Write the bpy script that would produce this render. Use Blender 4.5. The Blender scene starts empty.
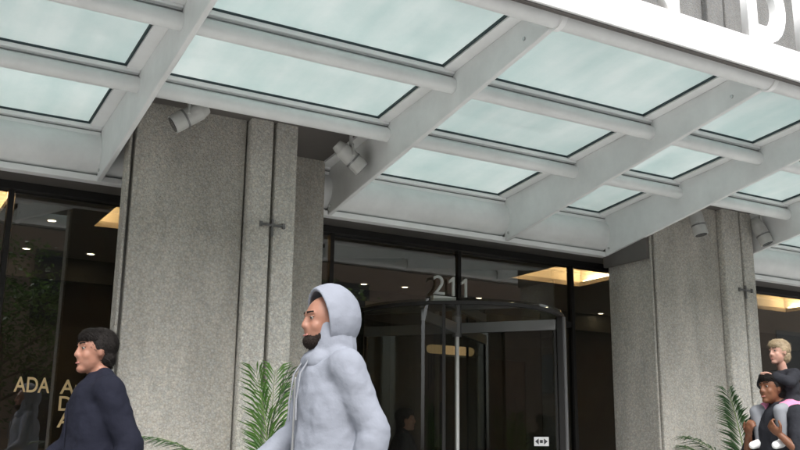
import bpy, bmesh, math, random
import numpy as np
from mathutils import Vector, Matrix
R_ = math.radians
scene = bpy.context.scene
col = scene.collection
rng = random.Random(7)
ZC = 1.08            # camera height above the pavement (m)

# ------------------------------------------------------------------ camera
cam_d = bpy.data.cameras.new('camera'); cam = bpy.data.objects.new('camera', cam_d); col.objects.link(cam)
cam_d.sensor_width = 36.0; cam_d.lens = 43.2; cam_d.clip_start = 0.05; cam_d.clip_end = 2000
right = Vector((0.8636, -0.5040, 0.0112)); down = Vector((0.1278, 0.1973, -0.9720)); fwd = Vector((0.4876, 0.8409, 0.2347))
fwd.normalize(); right = (right - fwd*right.dot(fwd)).normalized(); down = fwd.cross(right)
cam.matrix_world = Matrix(((right.x, -down.x, -fwd.x, 0), (right.y, -down.y, -fwd.y, 0), (right.z, -down.z, -fwd.z, ZC), (0, 0, 0, 1)))
scene.camera = cam

# ------------------------------------------------------------------ sky, sun, exposure
SUN_EL, SUN_AZ = 48.0, 195.0      # azimuth clockwise from +Y: the sun stands behind the camera, slightly left
w = bpy.data.worlds.new('World'); scene.world = w; w.use_nodes = True
nt = w.node_tree; bg = nt.nodes['Background']
sk = nt.nodes.new('ShaderNodeTexSky'); sk.sky_type = 'NISHITA'; sk.sun_disc = False
sk.sun_elevation = R_(SUN_EL); sk.sun_rotation = R_(SUN_AZ); sk.dust_density = 4.0; sk.air_density = 1.0; sk.ozone_density = 1.0
hs = nt.nodes.new('ShaderNodeHueSaturation'); hs.inputs['Saturation'].default_value = 0.22
nt.links.new(sk.outputs[0], hs.inputs['Color']); nt.links.new(hs.outputs[0], bg.inputs['Color'])
bg.inputs['Strength'].default_value = 0.15
sd = bpy.data.lights.new('sun', 'SUN'); so = bpy.data.objects.new('sun', sd); col.objects.link(so)
sd.energy = 0.6; sd.angle = R_(25); sd.color = (1.0, 0.965, 0.92)
a = R_(SUN_AZ); e = R_(SUN_EL)
sdir = Vector((math.sin(a)*math.cos(e), math.cos(a)*math.cos(e), math.sin(e)))
so.rotation_euler = sdir.to_track_quat('Z', 'Y').to_euler(); so.location = (0, -5, 30)
vs = scene.view_settings; vs.view_transform = 'Standard'; vs.look = 'None'; vs.gamma = 1.0; vs.exposure = 1.70; vs.use_curve_mapping = False
cy = scene.cycles
cy.use_denoising = True
try: cy.denoiser = 'OPENIMAGEDENOISE'
except Exception: pass
cy.max_bounces = 10; cy.diffuse_bounces = 5; cy.glossy_bounces = 4; cy.transmission_bounces = 8; cy.transparent_max_bounces = 16
cy.sample_clamp_indirect = 4.0
cy.caustics_reflective = False; cy.caustics_refractive = False

# ------------------------------------------------------------------ materials
M = {}
def mat(name):
    m = bpy.data.materials.new(name); m.use_nodes = True; M[name] = m
    return m, m.node_tree, m.node_tree.nodes, m.node_tree.links, m.node_tree.nodes['Principled BSDF']
def simple(name, colr, rough=0.5, metal=0.0, noise=0.0, nscale=6.0, bump=0.0, bscale=60.0, spec=None, vary=0.0):
    m, t, n, l, p = mat(name)
    p.inputs['Base Color'].default_value = (*colr, 1); p.inputs['Roughness'].default_value = rough; p.inputs['Metallic'].default_value = metal
    if spec is not None: p.inputs['Specular IOR Level'].default_value = spec
    tc = n.new('ShaderNodeTexCoord')
    src = None
    if noise > 0:
        nz = n.new('ShaderNodeTexNoise'); nz.inputs['Scale'].default_value = nscale; nz.inputs['Detail'].default_value = 6; nz.inputs['Roughness'].default_value = 0.65
        l.new(tc.outputs['Object'], nz.inputs['Vector'])
        mr = n.new('ShaderNodeMapRange'); mr.inputs[1].default_value = 0.3; mr.inputs[2].default_value = 0.7; mr.inputs[3].default_value = 1-noise; mr.inputs[4].default_value = 1+noise*0.6
        l.new(nz.outputs['Fac'], mr.inputs[0]); src = mr.outputs[0]
    if vary > 0:
        oi = n.new('ShaderNodeObjectInfo')
        mr2 = n.new('ShaderNodeMapRange'); mr2.inputs[3].default_value = 1-vary; mr2.inputs[4].default_value = 1+vary
        l.new(oi.outputs['Random'], mr2.inputs[0])
        if src is None: src = mr2.outputs[0]
        else:
            mm = n.new('ShaderNodeMath'); mm.operation = 'MULTIPLY'; l.new(src, mm.inputs[0]); l.new(mr2.outputs[0], mm.inputs[1]); src = mm.outputs[0]
    if src is not None:
        hv = n.new('ShaderNodeHueSaturation'); hv.inputs['Color'].default_value = (*colr, 1); l.new(src, hv.inputs['Value']); l.new(hv.outputs[0], p.inputs['Base Color'])
    if bump > 0:
        nb = n.new('ShaderNodeTexNoise'); nb.inputs['Scale'].default_value = bscale; nb.inputs['Detail'].default_value = 4; l.new(tc.outputs['Object'], nb.inputs['Vector'])
        b = n.new('ShaderNodeBump'); b.inputs['Strength'].default_value = bump; b.inputs['Distance'].default_value = 0.01
        l.new(nb.outputs['Fac'], b.inputs['Height']); l.new(b.outputs[0], p.inputs['Normal'])
    return m
def concrete(name, base, contrast=0.18, stain=0.22):
    m, t, n, l, p = mat(name)
    p.inputs['Roughness'].default_value = 0.92; p.inputs['Specular IOR Level'].default_value = 0.25
    g = n.new('ShaderNodeNewGeometry')
    vo = n.new('ShaderNodeTexVoronoi'); vo.inputs['Scale'].default_value = 58; vo.inputs['Randomness'].default_value = 1
    l.new(g.outputs['Position'], vo.inputs['Vector'])
    vo2 = n.new('ShaderNodeTexVoronoi'); vo2.inputs['Scale'].default_value = 120; l.new(g.outputs['Position'], vo2.inputs['Vector'])
    sep = n.new('ShaderNodeSeparateColor'); l.new(vo.outputs['Color'], sep.inputs[0])
    sep2 = n.new('ShaderNodeSeparateColor'); l.new(vo2.outputs['Color'], sep2.inputs[0])
    a1 = n.new('ShaderNodeMath'); a1.operation = 'ADD'; l.new(sep.outputs[0], a1.inputs[0]); l.new(sep2.outputs[1], a1.inputs[1])
    mr = n.new('ShaderNodeMapRange'); mr.inputs[1].default_value = 0.2; mr.inputs[2].default_value = 1.8; mr.inputs[3].default_value = 1-contrast; mr.inputs[4].default_value = 1+contrast*0.8
    l.new(a1.outputs[0], mr.inputs[0])
    mp = n.new('ShaderNodeMapping'); mp.inputs['Scale'].default_value = (2.2, 2.2, 0.55); l.new(g.outputs['Position'], mp.inputs['Vector'])
    nz = n.new('ShaderNodeTexNoise'); nz.inputs['Scale'].default_value = 1.6; nz.inputs['Detail'].default_value = 7; nz.inputs['Roughness'].default_value = 0.6; l.new(mp.outputs[0], nz.inputs['Vector'])
    mr2 = n.new('ShaderNodeMapRange'); mr2.inputs[1].default_value = 0.3; mr2.inputs[2].default_value = 0.7; mr2.inputs[3].default_value = 1-stain; mr2.inputs[4].default_value = 1+stain*0.6
    l.new(nz.outputs['Fac'], mr2.inputs[0])
    pg = n.new('ShaderNodeMapRange'); pg.inputs[1].default_value = 0.25; pg.inputs[2].default_value = 0.75; pg.inputs[3].default_value = 1.06; pg.inputs[4].default_value = 0.86; l.new(vo.outputs['Distance'], pg.inputs[0])
    m0 = n.new('ShaderNodeMath'); m0.operation = 'MULTIPLY'; l.new(mr.outputs[0], m0.inputs[0]); l.new(pg.outputs[0], m0.inputs[1])
    mm = n.new('ShaderNodeMath'); mm.operation = 'MULTIPLY'; l.new(m0.outputs[0], mm.inputs[0]); l.new(mr2.outputs[0], mm.inputs[1])
    hv = n.new('ShaderNodeHueSaturation'); hv.inputs['Color'].default_value = (*base, 1); l.new(mm.outputs[0], hv.inputs['Value'])
    # a few stones are warm, a few bluish
    mx = n.new('ShaderNodeMix'); mx.data_type = 'RGBA'; mx.blend_type = 'MULTIPLY'; mx.inputs['Factor'].default_value = 0.22
    cr = n.new('ShaderNodeValToRGB'); cr.color_ramp.elements[0].color = (0.75, 0.85, 0.95, 1); cr.color_ramp.elements[1].color = (1.0, 0.86, 0.7, 1)
    l.new(sep.outputs[2], cr.inputs[0]); l.new(hv.outputs[0], mx.inputs['A']); l.new(cr.outputs[0], mx.inputs['B'])
    l.new(mx.outputs['Result'], p.inputs['Base Color'])
    b = n.new('ShaderNodeBump'); b.inputs['Strength'].default_value = 0.8; b.inputs['Distance'].default_value = 0.006
    ad = n.new('ShaderNodeMath'); ad.operation = 'ADD'; l.new(vo.outputs['Distance'], ad.inputs[0]); l.new(vo2.outputs['Distance'], ad.inputs[1])
    inv = n.new('ShaderNodeMath'); inv.operation = 'MULTIPLY'; inv.inputs[1].default_value = -1; l.new(ad.outputs[0], inv.inputs[0])
    l.new(inv.outputs[0], b.inputs['Height']); l.new(b.outputs[0], p.inputs['Normal'])
    return m
def thin_glass(name, tint, refl=1.0, rough=0.0, ior=1.95):
    m, t, n, l, p = mat(name); n.remove(p)
    tr = n.new('ShaderNodeBsdfTransparent'); tr.inputs[0].default_value = (*tint, 1)
    gl = n.new('ShaderNodeBsdfGlossy'); gl.inputs['Roughness'].default_value = rough; gl.inputs['Color'].default_value = (refl, refl, refl, 1)
    fr = n.new('ShaderNodeFresnel'); fr.inputs['IOR'].default_value = ior
    gg = n.new('ShaderNodeNewGeometry'); fb = n.new('ShaderNodeMath'); fb.operation = 'SUBTRACT'; fb.inputs[0].default_value = 1.0; l.new(gg.outputs['Backfacing'], fb.inputs[1])
    fm = n.new('ShaderNodeMath'); fm.operation = 'MULTIPLY'; l.new(fr.outputs[0], fm.inputs[0]); l.new(fb.outputs[0], fm.inputs[1])   # only the outer face mirrors: no inner total reflection in a thin sheet
    mx = n.new('ShaderNodeMixShader'); l.new(fm.outputs[0], mx.inputs[0]); l.new(tr.outputs[0], mx.inputs[1]); l.new(gl.outputs[0], mx.inputs[2])
    l.new(mx.outputs[0], n['Material Output'].inputs[0])
    return m
def frosted(name):
    m, t, n, l, p = mat(name); n.remove(p)
    g = n.new('ShaderNodeNewGeometry'); oi = n.new('ShaderNodeObjectInfo')
    nz = n.new('ShaderNodeTexNoise'); nz.inputs['Scale'].default_value = 1.4; nz.inputs['Detail'].default_value = 8; nz.inputs['Roughness'].default_value = 0.7
    l.new(g.outputs['Position'], nz.inputs['Vector'])
    cr = n.new('ShaderNodeValToRGB'); cr.color_ramp.elements[0].position = 0.32; cr.color_ramp.elements[1].position = 0.62
    cr.color_ramp.elements[0].color = (0.68, 0.79, 0.775, 1); cr.color_ramp.elements[1].color = (0.87, 0.925, 0.91, 1)
    mpp = n.new('ShaderNodeMapping'); mpp.inputs['Scale'].default_value = (5.0, 0.7, 1.0); l.new(g.outputs['Position'], mpp.inputs['Vector'])
    nz3 = n.new('ShaderNodeTexNoise'); nz3.inputs['Scale'].default_value = 1.0; nz3.inputs['Detail'].default_value = 5; l.new(mpp.outputs[0], nz3.inputs['Vector'])
    av = n.new('ShaderNodeMix'); av.inputs[0].default_value = 0.45; l.new(nz.outputs['Fac'], av.inputs[2]); l.new(nz3.outputs['Fac'], av.inputs[3])
    l.new(av.outputs[0], cr.inputs[0])
    mr = n.new('ShaderNodeMapRange'); mr.inputs[3].default_value = 0.94; mr.inputs[4].default_value = 1.05; l.new(oi.outputs['Random'], mr.inputs[0])
    hv = n.new('ShaderNodeHueSaturation'); l.new(cr.outputs[0], hv.inputs['Color']); l.new(mr.outputs[0], hv.inputs['Value'])
    ts = n.new('ShaderNodeBsdfTranslucent'); l.new(hv.outputs[0], ts.inputs[0])
    df = n.new('ShaderNodeBsdfDiffuse'); df.inputs[0].default_value = (0.5, 0.62, 0.60, 1)
    m1 = n.new('ShaderNodeMixShader'); m1.inputs[0].default_value = 0.12; l.new(ts.outputs[0], m1.inputs[1]); l.new(df.outputs[0], m1.inputs[2])
    gl = n.new('ShaderNodeBsdfGlossy'); gl.inputs['Roughness'].default_value = 0.03
    fr = n.new('ShaderNodeFresnel'); fr.inputs['IOR'].default_value = 1.45
    m2 = n.new('ShaderNodeMixShader'); l.new(fr.outputs[0], m2.inputs[0]); l.new(m1.outputs[0], m2.inputs[1]); l.new(gl.outputs[0], m2.inputs[2])
    l.new(m2.outputs[0], n['Material Output'].inputs[0])
    return m
def emit(name, colr, s):
    m, t, n, l, p = mat(name); n.remove(p)
    em = n.new('ShaderNodeEmission'); em.inputs[0].default_value = (*colr, 1); em.inputs[1].default_value = s
    l.new(em.outputs[0], n['Material Output'].inputs[0]); return m
def leafmat(name, c1, c2, trans=0.3):
    m, t, n, l, p = mat(name)
    oi = n.new('ShaderNodeNewGeometry')
    cr = n.new('ShaderNodeValToRGB'); cr.color_ramp.elements[0].color = (*c1, 1); cr.color_ramp.elements[1].color = (*c2, 1)
    l.new(oi.outputs['Random Per Island'], cr.inputs[0]); l.new(cr.outputs[0], p.inputs['Base Color']); p.inputs['Roughness'].default_value = 0.45
    ts = n.new('ShaderNodeBsdfTranslucent'); l.new(cr.outputs[0], ts.inputs[0])
    mx = n.new('ShaderNodeMixShader'); mx.inputs[0].default_value = trans; l.new(p.outputs[0], mx.inputs[1]); l.new(ts.outputs[0], mx.inputs[2])
    l.new(mx.outputs[0], n['Material Output'].inputs[0]); return m

concrete('agg_grey', (0.50, 0.478, 0.43))
concrete('agg_light', (0.60, 0.58, 0.53), contrast=0.24)
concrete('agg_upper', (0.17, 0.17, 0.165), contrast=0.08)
simple('white_paint', (0.76, 0.77, 0.765), 0.42, noise=0.10, nscale=3.0, bump=0.04, bscale=9)
simple('white_bar', (0.88, 0.885, 0.88), 0.45, noise=0.06, nscale=3)
simple('fascia_white', (0.86, 0.86, 0.85), 0.35, noise=0.03, nscale=1.5)
simple('letter_white', (0.85, 0.85, 0.84), 0.4)
simple('gasket', (0.03, 0.05, 0.055), 0.7)
simple('sealant', (0.16, 0.155, 0.14), 0.9)
simple('bronze', (0.028, 0.027, 0.026), 0.5, metal=0.1, spec=0.15)
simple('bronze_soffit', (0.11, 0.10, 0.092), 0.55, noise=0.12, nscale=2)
simple('alu', (0.55, 0.56, 0.56), 0.3, metal=0.9)
simple('alu_dark', (0.22, 0.22, 0.22), 0.4, metal=0.7)
simple('numeral_metal', (0.80, 0.81, 0.80), 0.4, metal=0.1)
simple('gold_leaf', (0.66, 0.50, 0.26), 0.4, metal=0.3)
simple('lamp_grey', (0.50, 0.50, 0.48), 0.5, noise=0.1, nscale=12)
thin_glass('facade_glass', (0.60, 0.61, 0.59), ior=2.3)
thin_glass('door_glass', (0.70, 0.72, 0.70), ior=1.5)
frosted('canopy_glass')
simple('lobby_dark', (0.13, 0.12, 0.105), 0.5, noise=0.2, nscale=3)
simple('lobby_wood', (0.11, 0.07, 0.045), 0.4, noise=0.25, nscale=5)
simple('lobby_ceiling', (0.36, 0.33, 0.30), 0.8)
simple('lobby_floor', (0.20, 0.19, 0.17), 0.2)
simple('plaster', (0.75, 0.72, 0.66), 0.8)
emit('cove_light', (1.0, 0.66, 0.33), 30.0)
emit('downlight_glow', (1.0, 0.82, 0.56), 9.0)
emit('pendant_glow', (1.0, 0.60, 0.30), 0.35)
simple('paving', (0.42, 0.42, 0.41), 0.85, noise=0.15, nscale=0.9, bump=0.2, bscale=120)
simple('asphalt', (0.09, 0.09, 0.09), 0.9, noise=0.2, nscale=2, bump=0.4, bscale=200)
simple('earth', (0.20, 0.19, 0.17), 0.95, noise=0.2, nscale=0.3)
simple('road_paint', (0.75, 0.75, 0.72), 0.7)
simple('brick_wall', (0.24, 0.18, 0.14), 0.9, noise=0.2, nscale=1.2)
simple('window_dark', (0.03, 0.035, 0.04), 0.1)
simple('bark', (0.10, 0.08, 0.06), 0.9, noise=0.3, nscale=8, bump=0.5, bscale=25)
leafmat('tree_leaf', (0.04, 0.085, 0.025), (0.11, 0.18, 0.05), 0.45)
leafmat('palm_leaf', (0.05, 0.14, 0.022), (0.13, 0.25, 0.05), 0.35)
leafmat('palm_dark', (0.02, 0.06, 0.018), (0.05, 0.11, 0.03), 0.25)
simple('palm_stem', (0.14, 0.20, 0.06), 0.5)
simple('pot', (0.09, 0.09, 0.09), 0.6, noise=0.1)
simple('soil', (0.04, 0.03, 0.02), 1.0)
simple('skin_light', (0.26, 0.13, 0.09), 0.5, noise=0.06, nscale=20)
simple('skin_pale', (0.38, 0.22, 0.17), 0.5, noise=0.05, nscale=20)
simple('skin_brown', (0.15, 0.065, 0.035), 0.48, noise=0.06, nscale=20)
simple('hair_dark', (0.008, 0.006, 0.005), 0.65, bump=0.7, bscale=140, spec=0.2)
simple('hair_blond', (0.30, 0.23, 0.14), 0.5, bump=0.6, bscale=90)
simple('beard', (0.016, 0.011, 0.009), 0.8, bump=0.6, bscale=160, spec=0.15)
simple('cloth_pale', (0.20, 0.215, 0.25), 0.85, noise=0.06, nscale=7, bump=0.9, bscale=13, spec=0.12)
simple('cloth_navy', (0.010, 0.011, 0.019), 0.85, noise=0.15, nscale=7, bump=0.9, bscale=13, spec=0.12)
simple('cloth_charcoal', (0.022, 0.023, 0.028), 0.9, noise=0.15, nscale=7, bump=0.9, bscale=16, spec=0.12)
simple('cloth_black', (0.018, 0.018, 0.022), 0.9, noise=0.2, nscale=7, spec=0.12)
simple('cloth_grey', (0.20, 0.21, 0.23), 0.9, noise=0.1, nscale=9, spec=0.12)
simple('cloth_pink', (0.55, 0.20, 0.32), 0.9, noise=0.1, nscale=9, spec=0.12)
simple('denim', (0.05, 0.07, 0.12), 0.9, noise=0.15, nscale=9, spec=0.12)
simple('shoe_white', (0.78, 0.78, 0.78), 0.6)
simple('shoe_dark', (0.03, 0.03, 0.03), 0.5)
simple('eye_white', (0.30, 0.28, 0.26), 0.3)
simple('eye_dark', (0.03, 0.02, 0.015), 0.15)
simple('lip', (0.42, 0.17, 0.15), 0.5)
simple('sign_white', (0.8, 0.8, 0.8), 0.5)
simple('sign_ink', (0.04, 0.04, 0.045), 0.5)
simple('strap_light', (0.65, 0.68, 0.68), 0.6)

for k_ in ('skin_light', 'skin_pale', 'skin_brown'):
    p_ = M[k_].node_tree.nodes['Principled BSDF']; p_.inputs['Subsurface Weight'].default_value = 0.25; p_.inputs['Subsurface Radius'].default_value = (1.0, 0.4, 0.25); p_.inputs['Subsurface Scale'].default_value = 0.012; p_.inputs['Specular IOR Level'].default_value = 0.25

# ------------------------------------------------------------------ mesh helpers
class MB:
    def __init__(self): self.v = []; self.f = []; self.smooth = False
    def add(self, vs, fs):
        o = len(self.v); self.v += [tuple(x) for x in vs]; self.f += [tuple(i+o for i in f) for f in fs]; return self
    def box(self, x0, x1, y0, y1, z0, z1, mtx=None):
        vs = [Vector((x, y, z)) for z in (z0, z1) for y in (y0, y1) for x in (x0, x1)]
        if mtx: vs = [mtx @ q for q in vs]
        return self.add(vs, [(0, 2, 3, 1), (4, 5, 7, 6), (0, 1, 5, 4), (2, 6, 7, 3), (0, 4, 6, 2), (1, 3, 7, 5)])
    def tube(self, p0, p1, r0, r1=None, n=20, caps=True):
        r1 = r0 if r1 is None else r1
        p0 = Vector(p0); p1 = Vector(p1); d = (p1-p0).normalized()
        a_ = d.orthogonal().normalized(); b_ = d.cross(a_)
        vs = []
        for p, r in ((p0, r0), (p1, r1)):
            for i in range(n):
                t = 2*math.pi*i/n; vs.append(p + a_*math.cos(t)*r + b_*math.sin(t)*r)
        fs = [(i, (i+1) % n, n+(i+1) % n, n+i) for i in range(n)]
        if caps: fs += [tuple(reversed(range(n))), tuple(range(n, 2*n))]
        return self.add(vs, fs)
    def prism(self, pts, axis_vec):   # polygon pts (3D) extruded by axis_vec
        n = len(pts); ax = Vector(axis_vec); vs = [Vector(p) for p in pts] + [Vector(p)+ax for p in pts]
        fs = [tuple(range(n)), tuple(reversed(range(n, 2*n)))] + [(i, n+i, n+(i+1) % n, (i+1) % n) for i in range(n)]
        return self.add(vs, fs)
    def lathe(self, prof, c=(0, 0, 0), n=24, a0=0, a1=2*math.pi):
        full = abs(a1-a0-2*math.pi) < 1e-6; k = n if full else n+1
        vs = []
        for r, z in prof:
            for i in range(k):
                t = a0+(a1-a0)*i/n; vs.append((c[0]+r*math.cos(t), c[1]+r*math.sin(t), c[2]+z))
        fs = []
        for j in range(len(prof)-1):
            for i in range(n):
                i2 = (i+1) % k
                fs.append((j*k+i, j*k+i2, (j+1)*k+i2, (j+1)*k+i))
        return self.add(vs, fs)
    def sphere(self, c, r, rot=None, nu=16, nv=10):
        r = (r, r, r) if not hasattr(r, '__len__') else r; c = Vector(c); vs = []
        for j in range(nv+1):
            ph = math.pi*j/nv
            for i in range(nu):
                th = 2*math.pi*i/nu
                q = Vector((r[0]*math.sin(ph)*math.cos(th), r[1]*math.sin(ph)*math.sin(th), r[2]*math.cos(ph)))
                if rot: q = rot @ q
                vs.append(c+q)
        fs = [(j*nu+i, (j+1)*nu+i, (j+1)*nu+(i+1) % nu, j*nu+(i+1) % nu) for j in range(nv) for i in range(nu)]
        return self.add(vs, fs)
    def cap(self, p0, p1, r0, r1=None, n=14):    # tapered capsule
        r1 = r0 if r1 is None else r1
        p0 = Vector(p0); p1 = Vector(p1); d = p1-p0
        if d.length < 1e-6: return self.sphere(p0, r0)
        d.normalize(); a_ = d.orthogonal().normalized(); b_ = d.cross(a_); rings = []
        for k in range(0, 5):
            t = -math.pi/2 + math.pi/2*k/4; rings.append((p0+d*r0*math.sin(t), max(r0*math.cos(t), 1e-4)))
        for k in range(0, 5):
            t = math.pi/2*k/4; rings.append((p1+d*r1*math.sin(t), max(r1*math.cos(t), 1e-4)))
        vs = [p + a_*math.cos(2*math.pi*i/n)*r + b_*math.sin(2*math.pi*i/n)*r for p, r in rings for i in range(n)]
        m_ = len(rings)
        fs = [(j*n+i, j*n+(i+1) % n, (j+1)*n+(i+1) % n, (j+1)*n+i) for j in range(m_-1) for i in range(n)]
        fs += [tuple(reversed(range(n))), tuple(range((m_-1)*n, m_*n))]
        return self.add(vs, fs)
    def chain(self, pts, rads):
        for i in range(len(pts)-1): self.cap(pts[i], pts[i+1], rads[i], rads[i+1])
        return self
    def mesh(self, name):
        me = bpy.data.meshes.new(name); me.from_pydata(self.v, [], self.f); me.update()
        bm = bmesh.new(); bm.from_mesh(me); bmesh.ops.remove_doubles(bm, verts=bm.verts, dist=1e-6); bmesh.ops.recalc_face_normals(bm, faces=bm.faces); bm.to_mesh(me); bm.free()
        return me
    def build(self, name, m, parent=None, smooth=False, bevel=0.0, loc=None):
        me = self.mesh(name); o = bpy.data.objects.new(name, me); col.objects.link(o)
        me.materials.append(M[m])
        if smooth:
            for p in me.polygons: p.use_smooth = True
            if smooth == 'auto':
                md = o.modifiers.new('edges', 'EDGE_SPLIT'); md.split_angle = R_(40)
        if bevel:
            md = o.modifiers.new('bevel', 'BEVEL'); md.width = bevel; md.segments = 2; md.limit_method = 'ANGLE'; md.angle_limit = R_(40)
        if parent: o.parent = parent
        if loc is not None: o.location = loc
        return o
def tag(o, label=None, cat=None, group=None, kind=None):
    if label: o['label'] = label
    if cat: o['category'] = cat
    if group: o['group'] = group
    if kind: o['kind'] = kind
    return o
def empty(name, loc=(0, 0, 0), rz=0.0):
    o = bpy.data.objects.new(name, None); col.objects.link(o); o.location = loc; o.rotation_euler = (0, 0, rz); o.empty_display_size = 0.1
    return o
def thing(name, label, cat, loc=(0, 0, 0), rz=0.0, group=None):
    return tag(empty(name, loc, rz), label, cat, group)
class At(MB):
    """mesh given in world coordinates under a thing at loc (unrotated)"""
    def build(self, name, m, parent=None, **k):
        if parent is not None:
            lx, ly, lz = parent.location; self.v = [(x-lx, y-ly, z-lz) for x, y, z in self.v]
        return super().build(name, m, parent, **k)
def copy_tree(o, parent=None):
    c = o.copy(); col.objects.link(c); c.parent = parent
    for ch in list(o.children): copy_tree(ch, c)
    return c
def text_mesh(s, size, extrude, offset=0.0):
    cu = bpy.data.curves.new('txt', 'FONT'); cu.body = s; cu.size = size; cu.extrude = extrude; cu.offset = offset; cu.resolution_u = 6
    to = bpy.data.objects.new('txt', cu); col.objects.link(to)
    dg = bpy.context.evaluated_depsgraph_get(); me = bpy.data.meshes.new_from_object(to.evaluated_get(dg))
    bpy.data.objects.remove(to); bpy.data.curves.remove(cu)
    return me
def text_obj(name, s, size, extrude, m, parent, loc, offset=0.0, width=None, height=None):
    """upright lettering facing -Y; loc = lower left corner in parent space; optional exact width / height"""
    me = text_mesh(s, size, extrude, offset)
    xs = [v.co.x for v in me.vertices]; ys = [v.co.y for v in me.vertices]
    sx = width/(max(xs)-min(xs)) if width else 1.0; sy = height/(max(ys)-min(ys)) if height else 1.0
    x0, y0 = min(xs), (min(ys) if height else 0.0)
    for v in me.vertices:
        x, y, z = v.co; v.co = ((x-x0)*sx, -z, (y-y0)*sy)
    me.materials.clear(); me.materials.append(M[m])
    o = bpy.data.objects.new(name, me); col.objects.link(o); o.parent = parent; o.location = loc
    return o

# ------------------------------------------------------------------ ground, road, pavement
g = MB(); g.add([(-600, -600, 0), (600, -600, 0), (600, 600, 0), (-600, 600, 0)], [(0, 1, 2, 3)]); tag(g.build('ground', 'earth', loc=(0, 0, -0.16)), kind='structure')
g = MB(); g.add([(-120, -9.2, 0), (120, -9.2, 0), (120, 1.3, 0), (-120, 1.3, 0)], [(0, 1, 2, 3)]); tag(g.build('road', 'asphalt', loc=(0, 0, -0.14)), kind='structure')
for k in range(-8, 9):
    g = MB(); g.box(k*9-1.5, k*9+1.5, -4.02, -3.90, -0.136, -0.134); tag(g.build('lane_marking', 'road_paint'), kind='structure')
g = MB(); g.box(-120, 120, 1.48, 8.02, -0.15, 0.0); pv = tag(g.build('pavement', 'paving'), kind='structure')
g = MB(); g.box(-120, 120, 1.3, 1.476, -0.15, 0.003); tag(g.build('kerb', 'paving', bevel=0.02), kind='structure')
g = MB(); g.box(-120, 120, -13.0, -9.38, -0.15, 0.0); tag(g.build('far_pavement', 'paving'), kind='structure')
g = MB(); g.box(-120, 120, -9.376, -9.2, -0.15, 0.003); tag(g.build('far_kerb', 'paving', bevel=0.02), kind='structure')

# ------------------------------------------------------------------ pillars
YF = 6.90
def pillar(xl, xc, xs, xr, xrec, yside, label):
    t = thing('concrete_pillar', label, 'pillar', (xl, YF, 0), group='concrete pillars under the canopy')
    top = 16.0; j = 0.012
    seg = [(0.0, 3.02), (3.035, 6.4), (6.415, 9.7), (9.715, top)]
    b = At(); b.box(xl+0.021, xr-0.05, YF+0.06, yside-0.02, 0.0, top); b.build('core', 'sealant', t)
    AG = 'agg_upper'      # same concrete, coloured darker to offset the strong open-sky light above the canopy
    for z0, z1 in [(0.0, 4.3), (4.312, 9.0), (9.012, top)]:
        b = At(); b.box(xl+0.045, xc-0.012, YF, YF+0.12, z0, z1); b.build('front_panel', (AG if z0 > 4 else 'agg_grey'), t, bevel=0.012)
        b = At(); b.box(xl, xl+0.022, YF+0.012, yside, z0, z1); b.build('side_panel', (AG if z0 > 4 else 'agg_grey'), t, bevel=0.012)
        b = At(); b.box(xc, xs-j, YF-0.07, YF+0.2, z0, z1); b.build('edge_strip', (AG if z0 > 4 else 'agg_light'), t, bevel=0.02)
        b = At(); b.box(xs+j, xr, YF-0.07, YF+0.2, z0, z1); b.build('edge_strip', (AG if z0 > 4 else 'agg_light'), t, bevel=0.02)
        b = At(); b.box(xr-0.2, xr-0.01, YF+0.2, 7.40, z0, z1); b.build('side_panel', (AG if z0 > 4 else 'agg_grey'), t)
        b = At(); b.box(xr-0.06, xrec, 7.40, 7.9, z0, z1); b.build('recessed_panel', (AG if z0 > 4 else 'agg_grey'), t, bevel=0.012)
    zc = 2.83
    b = At()
    b.box(xs-0.10, xs+0.10, YF-0.084, YF-0.071, zc-0.008, zc+0.008)
    b.box(xs-0.008, xs+0.008, YF-0.086, YF-0.071, zc-0.09, zc+0.05)
    b.box(xs-0.105, xs-0.085, YF-0.09, YF-0.071, zc-0.02, zc+0.02); b.box(xs+0.085, xs+0.105, YF-0.09, YF-0.071, zc-0.02, zc+0.02)
    b.build('anchor_clip', 'alu_dark', t)
    return t
pillar(1.67, 2.594, 2.80, 3.00, 3.52, 7.06, 'rough grey concrete pillar between the gold window lettering and the numbered entrance')
far_pillar = pillar(6.93, 7.91, 8.185, 8.37, 8.90, 7.54, 'rough grey concrete pillar on the far side of the revolving door')
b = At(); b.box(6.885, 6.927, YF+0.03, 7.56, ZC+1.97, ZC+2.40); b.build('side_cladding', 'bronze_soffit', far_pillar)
p3 = pillar(-3.59, -2.666, -2.46, -2.26, -1.74, 7.06, 'rough grey concrete pillar at the near end of the lettered window')

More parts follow.
